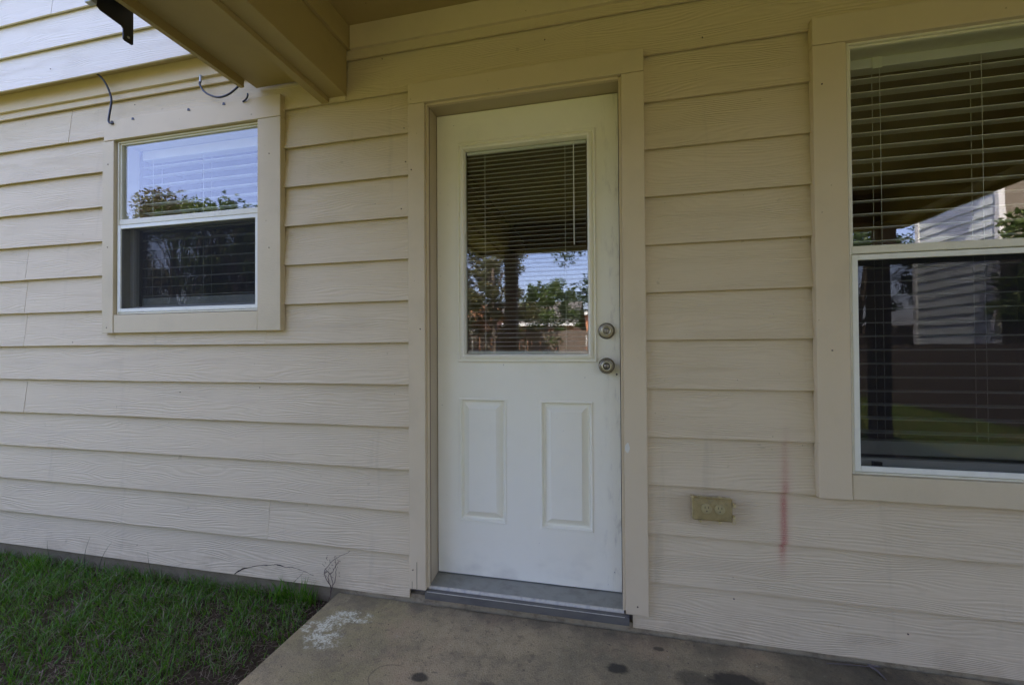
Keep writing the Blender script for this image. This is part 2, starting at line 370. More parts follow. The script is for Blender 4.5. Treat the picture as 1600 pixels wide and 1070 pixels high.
for k in range(6, -8, -1):
    zb = zrow(k); zt = zb + R; h = .217 if k > -7 else .10
    segs = [(XL, XR)]
    def cut(a, b):
        global segs
        out = []
        for s in segs:
            if s[1] <= a or s[0] >= b: out.append(s)
            else:
                if s[0] < a: out.append((s[0], a))
                if s[1] > b: out.append((b, s[1]))
        segs = out
    if k == 0: cut(-2.5655, -1.6135); plank(-2.5643, -1.6147, zb, h=.078)
    elif zt > WZ0 + .01 and zb < WZ1 - .01: cut(WX0 - .045, WX1 + .06)
    if zt > VZ0 and zb < VZ1 - .01: cut(VX0 - .05, VX1 + .05)
    if k == 6: cut(-.864, .083)
    elif zb < DZ1: cut(DX0 - .035, DX1 + .035)
    for a, b in segs: run(a, b, zb, JT.get(k, []), h=h)
# sheathing behind the planks
for q in ((XL, WX0, -.02, 2.75), (WX0, WX1, -.02, WZ0), (WX0, WX1, WZ1, 2.75), (WX1, DX0 - .02, -.02, 2.75), (DX0 - .02, DX1 + .02, DZ1 + .02, 2.75),
          (DX1 + .02, VX0, -.02, 2.75), (VX0, VX1, -.02, VZ0), (VX0, VX1, VZ1, 2.75), (VX1, XR, -.02, 2.75)):
    box('wall', INSIDE, house, q[0], q[1], .0335, .1445, max(q[2], .035), q[3])
# foundation below the siding and the sill
box('foundation', FOUND, house, XL, XR, .012, .40, -.35, .033)
# rooms behind the windows
def room(x0, x1, y1, z0, z1):
    bm = bmesh.new()
    bx(bm, x0, x1, .146, y1, z0, z1)
    for f in list(bm.faces):
        if abs(f.calc_center_median().y - .146) < 1e-4: bm.faces.remove(f)
    return obj('room_lining', bm, INSIDE, house)
room(-3.6, -1.2, 2.6, .04, 2.6); room(-1.15, 4.5, 4.2, .04, 2.6)
# outer shell, so that the house throws its shadow and stands up from the side
for q in ((XL - .02, XL, .03, 8.5, -.1, 5.4), (XR, XR + .02, .03, 8.5, -.1, 5.4), (XL, XR, 8.48, 8.5, -.1, 5.4)): box('wall', TRIM, house, *q)
box('upper_floor', INSIDE, house, XL, XR, .06, 8.4, 2.76, 2.85)
# upper storey, standing a little proud of the wall below
UY = -.08
box('upper_wall', INSIDE, house, XL, XR, UY + .0290, .055, 2.625, 5.38)
box('soffit_strip', TRIM, house, XL, -1.62, UY + .012, .03, 2.588, 2.598)
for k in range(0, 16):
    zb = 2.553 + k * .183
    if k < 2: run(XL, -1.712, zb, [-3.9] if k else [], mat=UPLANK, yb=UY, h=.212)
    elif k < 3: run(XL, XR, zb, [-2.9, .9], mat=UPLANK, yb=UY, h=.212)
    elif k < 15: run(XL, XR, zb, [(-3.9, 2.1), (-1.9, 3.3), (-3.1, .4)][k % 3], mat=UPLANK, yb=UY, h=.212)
SHING = Mat('asphalt shingle', (.11, .10, .09), .95); x, y, z = SHING.pos(); SHING.mix(SHING.noise((x * 5, y * 8, z * 8), 3, 3).ramp(.4, .7), (.06, .055, .05)); SHING = SHING.m
bm = bmesh.new(); prism_x(bm, XL - .4, XR + .4, [(-.55, 5.30), (4.3, 7.3), (9.1, 5.30), (9.1, 5.45), (4.3, 7.48), (-.55, 5.45)]); obj('roof', bm, SHING, house)
for xx in (XL, XR - .05):
    bm = bmesh.new(); prism_x(bm, xx, xx + .05, [(.0, 5.38), (8.4, 5.38), (4.3, 7.25)]); obj('gable', bm, UPLANK, house)

# frieze board
box('frieze_board', TRIM, house, XL, -1.70, -.012, .014, 2.487, 2.587, .0012)
box('frieze_board', TRIM, house, -1.150, 2.60, -.012, .014, 2.492, 2.600, .0012)
# small window casing (head board overhangs the left leg)
box('trim_board', TRIM, house, -2.612, -1.513, -.022, .012, 2.2255, 2.330, .0015)
box('trim_board', TRIMH, house, -2.622, -2.5455, -.020, .012, 1.205, 2.2235, .0015)
box('trim_board', TRIMH, house, -1.642, -1.513, -.021, .012, 1.205, 2.2235, .0015)
box('trim_board', TRIMH, house, -2.543, -1.6445, -.018, .012, 1.206, 1.3005, .0015)
# large window casing
box('trim_board', TRIM, house, .721, 2.175, -.022, .012, 2.1935, 2.292, .0015)
box('trim_board', TRIM, house, .722, .8265, -.021, .012, .577, 2.1915, .0015)
box('trim_board', TRIM, house, 2.066, 2.174, -.021, .012, .577, 2.1915, .0015)
box('trim_board', TRIMH, house, .829, 2.0635, -.018, .012, .579, .6635, .0015)
# door casing
box('trim_board', TRIM, house, -.856, .141, -.021, .012, 2.1925, 2.280, .0015)
box('trim_board', TRIM, house, -.856, -.7785, -.020, .012, .072, 2.1905, .0015)
box('trim_board', TRIM, house, .0555, .141, -.020, .012, .082, 2.1905, .0015)

# nails and small holes
def nail(x, z, y=-.001, r=.0030, mat=NAIL):
    if y > -.01: y = (z - zrow(math.ceil((Z0 - z) / R))) * .0945 - .0008
    bm = bmesh.new(); lathe_y(bm, x, y, z, [(r, .001), (r * .9, -.0012), (0, -.0016)], 7); return obj('nail', bm, mat, house)
for (xx, zz, yy) in [(-2.587, 1.235, -.021), (-2.583, 2.10, -.021), (-2.583, 1.66, -.021), (-1.575, 2.05, -.022), (-1.575, 1.60, -.022), (-.838, .155, -.021), (-.84, 1.9, -.021), (-.80, 1.2, -.021),
                     (.10, .115, -.021), (-1.66, .93, .003), (-2.14, .90, .004), (-2.41, .1, .003), (-2.86, 1.16, .004), (-.88, 1.95, .006), (-.885, 2.10, .004), (-.9, 1.74, .006), (.45, .17, .004), (1.0, .12, .004), (.75, 2.05, -.022), (.77, 1.1, -.022),
                     (-.25, 2.40, .005), (-1.0, 2.44, .004), (.36, 2.30, .004), (-2.9, 2.62, UY), (-2.45, 2.42, .004)]:
    nail(xx, zz, yy)
# the notches left where brackets bit into the head board
for xx, zz in ((-2.4135, 2.3225), (-2.0531, 2.3235), (-1.8383, 2.324), (-2.553, 2.3225)):
    bm = bmesh.new(); prism = [(xx - .006, zz - .006), (xx + .012, zz - .008), (xx + .006, zz + .004), (xx - .003, zz + .006)]
    a = [bm.verts.new((p[0], -.0245, p[1])) for p in prism]; b = [bm.verts.new((p[0], -.010, p[1])) for p in prism]
    bm.faces.new(a)
    for i in range(4): bm.faces.new((a[i], a[(i + 1) % 4], b[(i + 1) % 4], b[i]))
    obj('fixing_stub', bm, DARKP, house)
# cracks: slivers of dark gap following the broken edge of the bottom plank
def crack(pts, wd, y=-.0006, parent=house):
    bm = bmesh.new(); P = spline([(p[0], 0, p[1]) for p in pts], 5); prev = None
    for i, p in enumerate(P):
        w2 = wd * (.35 + .65 * random.random()) * (1 - .75 * i / len(P)); q = p + Vector((random.uniform(-1, 1) * .0015, 0, random.uniform(-1, 1) * .0015))
        fy = y - .0006 + (q.z - .02) * .0945
        a, b = bm.verts.new((q.x, fy, q.z - w2 / 2)), bm.verts.new((q.x, fy, q.z + w2 / 2))
        if prev: bm.faces.new((prev[0], a, b, prev[1]))
        prev = (a, b)
    return obj('crack', bm, HOLE, parent)
crack([(-1.79, .022), (-1.748, .0485), (-1.667, .0726), (-1.60, .082), (-1.558, .0903)], .0085)
crack([(-1.558, .0903), (-1.50, .082), (-1.4696, .0847), (-1.40, .0743), (-1.348, .060)], .0052)
crack([(-1.455, .022), (-1.43, .045), (-1.405, .070)], .0046)
bm = bmesh.new(); bx(bm, -.8203, -.8188, -.0206, -.015, .074, .19); obj('crack', bm, HOLE, house)
bm = bmesh.new(); bx(bm, -.8424, -.8412, -.0206, -.015, .074, .105); obj('crack', bm, HOLE, house)
# stub of old caulk where the porch beam meets the siding
box('caulk', TRIM, house, -1.262, -1.176, -.006, .004, 2.262, 2.283, .001)
# white filler smeared on the right door casing
bm = bmesh.new()
c0 = bm.verts.new((.067, -.0212, .725)); rr_ = [bm.verts.new((.067 + .010 * math.cos(t) * random.uniform(.6, 1.1), -.0206, .725 + .022 * math.sin(t) * random.uniform(.6, 1.1))) for t in np.linspace(0, 2 * math.pi, 13)[:-1]]
for i in range(12): bm.faces.new((c0, rr_[i], rr_[(i + 1) % 12]))
obj('filler_patch', bm, Mat('old filler', (.66, .64, .50), .8).m, house)

# ------------------------------------------------------------------ windows
def frame_ring(bm, x0, x1, y0, y1, z0, z1, w, wb=None, bev=.0012):
    wb = wb or w
    bx(bm, x0, x0 + w, y0, y1, z0, z1, bev); bx(bm, x1 - w, x1, y0, y1, z0, z1, bev)
    bx(bm, x0 + w, x1 - w, y0 + .0006, y1, z1 - w, z1, bev); bx(bm, x0 + w, x1 - w, y0 + .0006, y1, z0, z0 + wb, bev); return bm
def window(x0, x1, z0, z1, zm, label):
    wnd = empty('window', ((x0 + x1) / 2, .05, z0)); wnd.parent = house; wnd.location = WL[wnd.name] - WL[house.name]; wnd['label'] = label
    w = .008
    obj('window_frame', frame_ring(bmesh.new(), x0, x1, -.004, .10, z0, z1, w), VINYL, wnd)
    # upper sash
    bm = bmesh.new(); frame_ring(bm, x0 + w + .0004, x1 - w - .0004, .0035, .040, zm, z1 - w - .0005, .008, .002)
    bx(bm, x0 + w + .0006, x1 - w - .0006, -.0015, .040, zm - .006, zm + .022, .002)       # meeting rail
    obj('sash', bm, VINYL, wnd)
    box('pane', GLASS, wnd, x0 + w + .007, x1 - w - .007, .0120, .0145, zm + .014, z1 - w - .007)
    # lower sash set back behind the screen
    bm = bmesh.new(); frame_ring(bm, x0 + w + .0004, x1 - w - .0004, .050, .078, z0 + w + .0005, zm + .012, .030, .036); obj('sash', bm, VINYLW, wnd)
    box('pane', GLASS, wnd, x0 + w + .029, x1 - w - .029, .062, .0645, z0 + .05, zm - .010)
    for q in (x0 + .085, x1 - .16): box('latch', DARKP, wnd, q, q + .026, .034, .049, z0 + w + .001, z0 + .036)
    # insect screen
    bm = bmesh.new(); frame_ring(bm, x0 + .006, x1 - w - .0008 + .004, -.0062, .010, z0 + .010, zm - .010, .019); obj('screen_frame', bm, VINYLW, wnd)
    box('screen_mesh', SCREEN, wnd, x0 + .024, x1 - w - .020, .0005, .0009, z0 + .028, zm - .028)
    return wnd
window(WX0, WX1, WZ0, WZ1, 1.785, 'small double hung window with sky in its upper pane')
window(VX0, VX1, VZ0, VZ1, 1.447, 'large double hung window with porch roof mirrored in it')

def blind(x0, x1, y, z0, z1, pitch, width, tilt, label, head=.05, cords=(), rail=.02, wand=None):
    b = empty('window_blind', ((x0 + x1) / 2, y, z0), label, 'blind')
    box('headrail', SLAT, b, x0, x1, y - width * .55, y + width * .55, z1 - head, z1, .002)
    bm = bmesh.new(); bx(bm, x0 + .002, x1 - .002, -width / 2, width / 2, -.0013 if width > .03 else -.0004, .0013 if width > .03 else .0004)
    bmesh.ops.rotate(bm, verts=bm.verts, matrix=Matrix.Rotation(tilt, 3, 'X'))
    bmesh.ops.translate(bm, verts=bm.verts, vec=(-(x0 + x1) / 2, 0, 0))
    me = bpy.data.meshes.new('slat'); bm.to_mesh(me); bm.free(); me.materials.append(SLAT)
    z = z1 - head - pitch * .7
    while z > z0 + rail + .004:
        s = put('slat', me, None, b, ((x0 + x1) / 2, y, z)); s.rotation_euler = (random.uniform(-.03, .03), random.uniform(-.0012, .0012), 0); z -= pitch
    box('bottom_rail', SLAT, b, x0, x1, y - width * .5, y + width * .5, z0, z0 + rail, .002)
    for c in cords:
        for dy in (-width * .52, width * .52):
            bm = bmesh.new(); tube(bm, [(c, y + dy, z1 - head), (c + random.uniform(-.002, .002), y + dy, (z0 + z1) / 2), (c, y + dy, z0 + rail)], .0009 if width > .03 else .0006, 4); obj('cord', bm, SLAT, b)
    if wand:
        bm = bmesh.new(); tube(bm, [(wand[0], y - width * .7, z1 - head), (wand[0], y - width * .7, wand[1])], wand[2], 6); obj('wand', bm, SLAT, b)
    return b
blind(WX0 + .035, WX1 - .025, .118, WZ0 + .045, WZ1 - .012, .0508, .046, rad(8), 'white slatted blind behind the small window left of the door', .05, (-2.43, -2.09, -1.74), .05)
b2 = blind(VX0 + .03, VX1 - .03, .120, VZ0 + .05, VZ1 + .012, .0508, .046, rad(5), 'white slatted blind behind the large window right of the door', .055, (.99, 1.30, 1.72), .05)
box('rail_bracket', VINYLW, b2, .965, .995, .090, .0945, VZ1 - .050, VZ1 + .000, .001)

# ------------------------------------------------------------------ the door
door = empty('door', (-.36, .1, .095)); door.parent = house; door.location = WL['door'] - WL['house']; door['label'] = 'white half glass back door with two raised panels'
SX0, SX1, SZ0, SZ1, SY = -.7690, .0450, .0975, 2.1870, .100
GX0, GX1, GZ0, GZ1 = -.6690, -.0490, 1.0530, 2.0490
PL = (-.6660, -.4450, .3350, .8900); PR = (-.2950, -.0680, .3320, .8860)
bm = bmesh.new()
xs = sorted({SX0, SX1, GX0 + .03, GX1 - .03, PL[0], PL[1], PR[0], PR[1]}); zs = sorted({SZ0, SZ1, GZ0 + .03, GZ1 - .03, PL[2], PL[3], PR[2], PR[3]})
def hole(xc, zc, back=False):
    if GX0 + .03 < xc < GX1 - .03 and GZ0 + .03 < zc < GZ1 - .03: return True
    return (not back) and any(p[0] < xc < p[1] and p[2] < zc < p[3] for p in (PL, PR))
for yy, bk in ((SY, False), (SY + .044, True)):
    vg = {}
    for i in range(len(xs) - 1):
        for j in range(len(zs) - 1):
            if hole((xs[i] + xs[i + 1]) / 2, (zs[j] + zs[j + 1]) / 2, bk): continue
            bm.faces.new([vg.setdefault((a, b), bm.verts.new((xs[a], yy, zs[b])) if (a, b) not in vg else None) if (a, b) not in vg else vg[(a, b)] for a, b in ((i, j), (i + 1, j), (i + 1, j + 1), (i, j + 1))])
for (a, b, c, d) in ((SX0, SZ0, SX1, SZ0), (SX1, SZ0, SX1, SZ1), (SX1, SZ1, SX0, SZ1), (SX0, SZ1, SX0, SZ0), (GX0 + .03, GZ0 + .03, GX1 - .03, GZ0 + .03), (GX1 - .03, GZ0 + .03, GX1 - .03, GZ1 - .03), (GX1 - .03, GZ1 - .03, GX0 + .03, GZ1 - .03), (GX0 + .03, GZ1 - .03, GX0 + .03, GZ0 + .03)):
    bm.faces.new([bm.verts.new(p) for p in ((a, SY, b), (c, SY, d), (c, SY + .044, d), (a, SY + .044, b))])
bmesh.ops.remove_doubles(bm, verts=bm.verts, dist=1e-5)
obj('slab', bm, DOORW, door)
for q in (PL, PR):
    bm = bmesh.new(); rect_rings(bm, q[0], q[1], q[2], q[3], [(0, SY), (.003, SY - .0035), (.008, SY - .0035), (.0115, SY + .006), (.0145, SY + .0125), (.0215, SY + .013), (.045, SY - .001), (.047, SY - .003)]); obj('panel', bm, DOORW, door)
bm = bmesh.new(); rect_rings(bm, GX0, GX1, GZ0, GZ1, [(0, SY + .001), (0, SY - .008), (.003, SY - .0115), (.009, SY - .0115), (.0115, SY - .006), (.014, SY - .006), (.017, SY - .014), (.027, SY - .017), (.032, SY - .013), (.0355, SY + .001), (.0365, SY + .012)], False); obj('glazing_frame', bm, DOORW, door)
box('pane', GLASSD, door, GX0 + .034, GX1 - .034, SY + .008, SY + .011, GZ0 + .034, GZ1 - .034)
bm = bmesh.new()
KM = [0, 0, 0, 1, 1, 1, 1, 2, 0, 0, 0]
lathe_y(bm, -.0090, SY, 1.1845, [(.034, 0), (.0345, -.004), (.0325, -.010), (.0250, -.0165), (.0235, -.0150), (.0215, -.0195), (.0150, -.0205), (.0130, -.0180), (.0125, -.0160), (.0110, -.0175), (.0060, -.0180), (0, -.0180)], 32, KM)
bx(bm, -.0100, -.0080, SY - .0190, SY - .0170, 1.1755, 1.1880, mi=3)
obj('deadbolt', bm, [NICKEL, BRASSY, HOLE, DARKP], door)
bm = bmesh.new()
lathe_y(bm, -.0095, SY, 1.0385, [(.0335, 0), (.0335, -.004), (.030, -.009), (.0150, -.013), (.0135, -.028), (.0220, -.034), (.0300, -.043), (.0315, -.051), (.0290, -.058), (.0240, -.0620), (.0225, -.0600), (.0205, -.0640), (.0140, -.0650), (.0125, -.0620), (.0110, -.0640), (0, -.0645)], 32, [0, 0, 0, 0, 0, 0, 0, 0, 0, 2, 1, 1, 2, 2, 0, 0])
bx(bm, -.0105, -.0085, SY - .0655, SY - .0635, 1.0300, 1.0430, mi=3)
obj('doorknob', bm, [NICKEL, BRASSY, HOLE, DARKP], door)
bm = bmesh.new(); lathe_y(bm, .0315, SY, 1.0020, [(.0040, 0), (.0040, -.0010), (0, -.0012)], 10); obj('screw_hole', bm, HOLE, door)
blind_d = blind(GX0 + .040, GX1 - .040, SY + .021, GZ0 + .038, GZ1 - .036, .0196, .0120, rad(6), 'white mini blind sealed in the glass of the white door', .014, (-.545, -.180), .008, (-.142, 1.56, .0028))
box('back_pane', GLASSD, door, GX0 + .034, GX1 - .034, SY + .034, SY + .036, GZ0 + .034, GZ1 - .034)
# jambs and sill
box('jamb', JAMB, house, DX0 - .012, DX0 - .0005, .0125, .150, .078, DZ1 - .0005, .001)
box('jamb', JAMB, house, DX1 - .0015, DX1 + .014, .0125, .150, .078, DZ1 - .0005, .001)
box('jamb', JAMB, house, DX0 - .012, DX1 + .014, .0125, .150, DZ1 + .0005, DZ1 + .018, .001)
BROWN = Mat('brown weatherstrip', (.20, .13, .08), .7).m
for q in ((DX0 - .0065, DX0 + .0020, -.006, .0120, .080, DZ1 - .001), (DX1 - .0045, DX1 + .0055, -.004, .0120, .086, DZ1 - .001)): box('stop_bead', TRIM, house, *q, .001)
box('stop_bead', TRIM, house, DX0 + .0025, DX1 - .005, -.006, .0120, DZ1 - .008, DZ1 + .002, .001)
box('weatherstrip', BROWN, house, DX0 - .0004, DX0 + .0010, .0150, .0225, .084, DZ1 - .002)
box('weatherstrip', BROWN, house, DX0 + .0012, DX1 - .002, .0150, .0225, DZ1 - .0012, DZ1 + .0004)
thr = empty('threshold', (-.36, .05, .035)); thr.parent = house; thr.location = WL['threshold'] - WL['house']
bm = bmesh.new(); prism_x(bm, DX0 + .0003, DX1 - .002, [(.012, .060), (.012, .0795), (.098, .0925), (.150, .0955), (.150, .060)]); obj('sill_plate', bm, SILL, thr)
bm = bmesh.new(); prism_x(bm, DX0 - .004, DX1 + .000, [(.0118, .060), (.0118, .0800), (.0095, .0808), (.0045, .0785), (.0020, .0730), (.0020, .060)]); obj('sill_nose', bm, NOSE, thr)
bm = bmesh.new(); prism_x(bm, DX0 - .012, DX1 + .019, [(.0115, .0345), (.0115, .0592), (.0015, .0600), (.0015, .0700), (-.0100, .0680), (-.0160, .0655), (-.0160, .0345)]); obj('sill_board', bm, SILLB, thr)
box('sill_edge', NOSE, thr, DX0 - .004, DX1 + .002, -.0168, -.0145, .0648, .0668)
box('door_sweep', DARKP, thr, SX0 + .001, SX1 - .001, .108, .135, .0945, .0972)

# ------------------------------------------------------------------ porch roof
porch = empty('porch_roof', (.6, -1.8, 0), 'tan porch roof on posts that shelters the white back door', 'porch roof')
FX = -1.690; YF = -3.55; XE = 3.05
def P(name, *a, bev=.0015, mat=COVER): return box(name, mat, porch, *a, bev)
# side fascia with the roof slope on top
def side_fascia(x0, x1):
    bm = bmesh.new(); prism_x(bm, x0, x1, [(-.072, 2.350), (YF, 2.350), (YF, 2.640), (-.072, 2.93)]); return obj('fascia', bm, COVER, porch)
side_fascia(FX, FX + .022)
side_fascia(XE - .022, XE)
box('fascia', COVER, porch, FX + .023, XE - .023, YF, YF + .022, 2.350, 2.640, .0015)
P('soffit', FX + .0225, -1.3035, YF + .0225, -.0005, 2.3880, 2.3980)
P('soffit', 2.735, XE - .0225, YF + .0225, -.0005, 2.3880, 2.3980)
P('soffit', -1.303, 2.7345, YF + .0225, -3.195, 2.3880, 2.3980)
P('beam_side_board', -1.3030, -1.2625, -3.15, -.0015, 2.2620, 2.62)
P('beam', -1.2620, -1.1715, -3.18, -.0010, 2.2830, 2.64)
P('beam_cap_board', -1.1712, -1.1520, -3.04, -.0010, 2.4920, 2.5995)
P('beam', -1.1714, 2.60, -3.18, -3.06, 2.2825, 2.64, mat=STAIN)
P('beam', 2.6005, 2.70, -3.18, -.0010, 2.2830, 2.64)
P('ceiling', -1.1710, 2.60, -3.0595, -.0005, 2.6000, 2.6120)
bm = bmesh.new(); prism_x(bm, FX - .03, XE + .03, [(-.075, 2.935), (YF - .04, 2.645), (YF - .04, 2.675), (-.075, 2.965)]); obj('roof_deck', bm, SHING, porch)
for xx in (-1.16, 2.645):
    box('post', STAIN, porch, xx - .070, xx + .070, -3.190, -3.050, .0005, 2.2820, .004)
# metal drip strip along the outer edge of the fascia
box('drip_strip', ZINC, porch, FX - .0125, FX - .0005, -1.25, -.095, 2.366, 2.372, .001)

# ------------------------------------------------------------------ mounting bracket on the fascia
br = empty('mounting_bracket', (-1.72, -.47, 2.35), 'black steel bracket with a drilled tab hanging from the tan fascia', 'bracket')
bm = bmesh.new()
# plate parallel to the fascia: deep at the outer end, tapering to a tab with a hole
YB = {}
prof = [(-.620, 2.47), (-.620, 2.326), (-.606, 2.316), (-.5400, 2.3110), (-.5345, 2.3050), (-.5345, 2.2680), (-.5290, 2.2630), (-.5040, 2.2630), (-.5000, 2.2670), (-.5000, 2.47)]
a = [bm.verts.new((-1.745, p[0], p[1])) for p in prof]; b = [bm.verts.new((-1.741, p[0], p[1])) for p in prof]
bm.faces.new(a); bm.faces.new(b[::-1])
for i in range(len(prof)): bm.faces.new((a[i], b[i], b[(i + 1) % len(prof)], a[(i + 1) % len(prof)]))
obj('plate', bm, BLACKM, br)
bm = bmesh.new(); lathe_y(bm, 0, 0, 0, [(0, -.0032), (.0045, -.003), (.0045, .003), (0, .0032)], 12); bmesh.ops.rotate(bm, verts=bm.verts, matrix=Matrix.Rotation(rad(90), 3, 'Z')); bmesh.ops.translate(bm, verts=bm.verts, vec=(-1.743, -.517, 2.283)); obj('bolt_hole', bm, ZINC, br)
box('arm', BLACKM, br, -1.7405, FX - .0008, -.615, -.505, 2.40, 2.47, .001)
box('end_cap', ZINC, br, -1.765, -1.735, -.640, -.6205, 2.322, 2.48, .002)

# ------------------------------------------------------------------ cables
c1 = [(-2.60, -.066, 2.560), (-2.585, -.058, 2.548), (-2.565, -.045, 2.515), (-2.553, -.030, 2.46), (-2.551, -.028, 2.42), (-2.558, -.030, 2.37), (-2.566, -.030, 2.325), (-2.556, -.028, 2.312), (-2.540, -.026, 2.311)]
bm = bmesh.new(); tube(bm, spline(c1, 6), .0048, 8); tag(obj('cable', bm, CABLE, None, True), 'short black cable dropping from the upper siding to the small window', 'cable', None)
ca = empty('cable', (-1.97, -.02, 2.46), 'black cable looping from a metal connector to the porch fascia', 'cable')
bm = bmesh.new(); tube(bm, spline([(-1.972, -.028, 2.450), (-1.971, -.032, 2.430), (-1.935, -.034, 2.386), (-1.865, -.036, 2.352), (-1.800, -.036, 2.355), (-1.745, -.034, 2.385), (-1.712, -.030, 2.420)], 6), .0048, 8); obj('wire', bm, CABLE, ca, True)
bm = bmesh.new(); tube(bm, [(-1.972, -.028, 2.447), (-1.973, -.026, 2.474)], .0062, 10); tube(bm, [(-1.973, -.026, 2.4745), (-1.973, -.0255, 2.482)], .0078, 6); obj('connector', bm, ZINC, ca)
bm = bmesh.new(); tube(bm, spline([(-1.690, -.030, 2.349), (-1.688, -.032, 2.335), (-1.700, -.030, 2.322), (-1.722, -.026, 2.316)], 5), .0038, 8); tag(obj('cable', bm, CABLE, None, True), 'stub of black cable curling out under the end of the porch fascia', 'cable')

# ------------------------------------------------------------------ outlet cover
YEL = Mat('yellowed clear plastic', (.50, .41, .18), .35); x, y, z = YEL.pos(); YEL.mix(YEL.noise((x, y, z), 45, 4, .6).ramp(.4, .7, 0, .6), (.26, .19, .07)); YEL = YEL.m
def cloudy():
    mt = bpy.data.materials.new('cloudy cover plastic'); mt.use_nodes = True; t = mt.node_tree; b = t.nodes['Principled BSDF']
    b.inputs['Base Color'].default_value = (.44, .39, .22, 1); b.inputs['Roughness'].default_value = .35
    tr = t.nodes.new('ShaderNodeBsdfTransparent'); tr.inputs[0].default_value = (.85, .8, .6, 1); mx = t.nodes.new('ShaderNodeMixShader'); mx.inputs[0].default_value = .30
    t.links.new(tr.outputs[0], mx.inputs[1]); t.links.new(b.outputs[0], mx.inputs[2]); t.links.new(mx.outputs[0], t.nodes['Material Output'].inputs[0]); return mt
CLOUD = cloudy()
ob = empty('outlet_cover', (.375, 0, .46), 'yellowed plastic outlet cover low on the siding right of the door', 'outlet cover')
X0, X1, Q0, Q1 = .303, .441, .466, .551
bm = bmesh.new(); bx(bm, X0, X1, -.010, .006, Q0, Q1, .003)
obj('base_plate', bm, YEL, ob)
for cxo in (.3525, .3985):
    bm = bmesh.new(); lathe_y(bm, cxo, -.010, .5085, [(.0185, 0), (.0185, -.006), (.0165, -.0075), (0, -.0080)], 22)
    for s in (-.006, .006): bx(bm, cxo + s - .0011, cxo + s + .0011, -.0186, -.0176, .511, .519, mi=1)
    lathe_y(bm, cxo, -.0178, .5015, [(.0026, 0), (.0026, -.0008), (0, -.001)], 8, [1, 1])
    obj('receptacle', bm, [Mat('ivory receptacle', (.62, .56, .36), .4).m if cxo < .36 else bpy.data.materials['ivory receptacle'], HOLE], ob)
bm = bmesh.new()
def lid_ring(i, yy): return [(X0 + i, yy, Q0 + i), (X1 - i, yy, Q0 + i), (X1 - i, yy, Q1 - i * 1.6), (X0 + i, yy, Q1 - i * 1.6)]
rs = [[bm.verts.new(p) for p in lid_ring(i, yy)] for i, yy in ((.001, -.0104), (.0015, -.020), (.006, -.025), (.012, -.0265))]
for a, b in zip(rs, rs[1:]):
    for k in range(4): bm.faces.new((a[k], a[(k + 1) % 4], b[(k + 1) % 4], b[k]))
bm.faces.new(rs[-1]); obj('lid', bm, CLOUD, ob)
for q in ((X0 + .018, X0 + .034, Q1 + .0004, Q1 + .006), (X1 - .052, X1 - .036, Q1 + .0004, Q1 + .006), (X0 + .022, X0 + .032, Q0 - .008, Q0 - .0004), (X1 - .048, X1 - .038, Q0 - .008, Q0 - .0004),
          (X1 + .0004, X1 + .011, Q1 - .030, Q1 - .015), (X1 + .0004, X1 + .009, Q0 + .012, Q0 + .025), (X0 - .006, X0 + .004, Q1 - .004, Q1 + .006)):
    box('hinge_lug' if q[0] >= X1 else 'clip', YEL, ob, q[0], q[1], -.022, -.006, q[2], q[3], .002)
bm = bmesh.new(); tube(bm, [(X1 + .005 + .0065 * math.cos(t), -.016, Q0 - .0015 + .0065 * math.sin(t)) for t in np.linspace(-.5, 5.2, 12)], .0016, 6); obj('lock_ring', bm, YEL, ob)

# ------------------------------------------------------------------ dead vine on the siding
bm = bmesh.new()
for pts in ([(-1.262, -.012, -.04), (-1.250, -.010, .02), (-1.285, -.010, .088), (-1.235, -.008, .152), (-1.158, -.004, .196)],
            [(-1.258, -.012, -.03), (-1.235, -.012, .04), (-1.222, -.010, .11), (-1.228, -.009, .158)],
            [(-1.246, -.012, .02), (-1.262, -.014, .07), (-1.238, -.012, .10), (-1.215, -.012, .145), (-1.200, -.009, .15)],
            [(-1.285, -.010, .088), (-1.262, -.012, .095), (-1.240, -.012, .06), (-1.243, -.011, .035)]):
    P_ = [p + Vector((random.uniform(-1, 1) * .003, 0, random.uniform(-1, 1) * .003)) for p in spline(pts, 5)]; tube(bm, P_, .0019, 5, .0009)
for _ in range(34):
    x_, z_ = random.uniform(-1.285, -1.205), random.uniform(.07, .17); a_ = random.uniform(0, 6.28); l_ = random.uniform(.006, .018)
    tube(bm, [(x_, -.010, z_), (x_ + l_ * math.cos(a_), -.014, z_ + l_ * math.sin(a_))], .0007, 4)
VINE = Mat('dead stem', (.10, .065, .045), .9).m
tag(obj('dead_vine', bm, VINE), 'thin dry brown vine clinging to the siding at the patio corner', 'vine')
# fallen twig and the little debris on the patio
bm = bmesh.new(); tube(bm, [(.735, -.026, .004), (.80, -.018, .005), (.885, -.012, .004)], .0014, 5); tube(bm, [(.872, -.008, .006), (.888, -.03, .004), (.892, -.07, .004)], .0040, 6, .0026); tube(bm, [(.87, -.006, .006), (.905, -.012, .007)], .0035, 6, .002)
tag(obj('twig', bm, Mat('dry twig', (.13, .11, .09), .9).m), 'forked dry twig lying on the patio against the siding', 'twig')

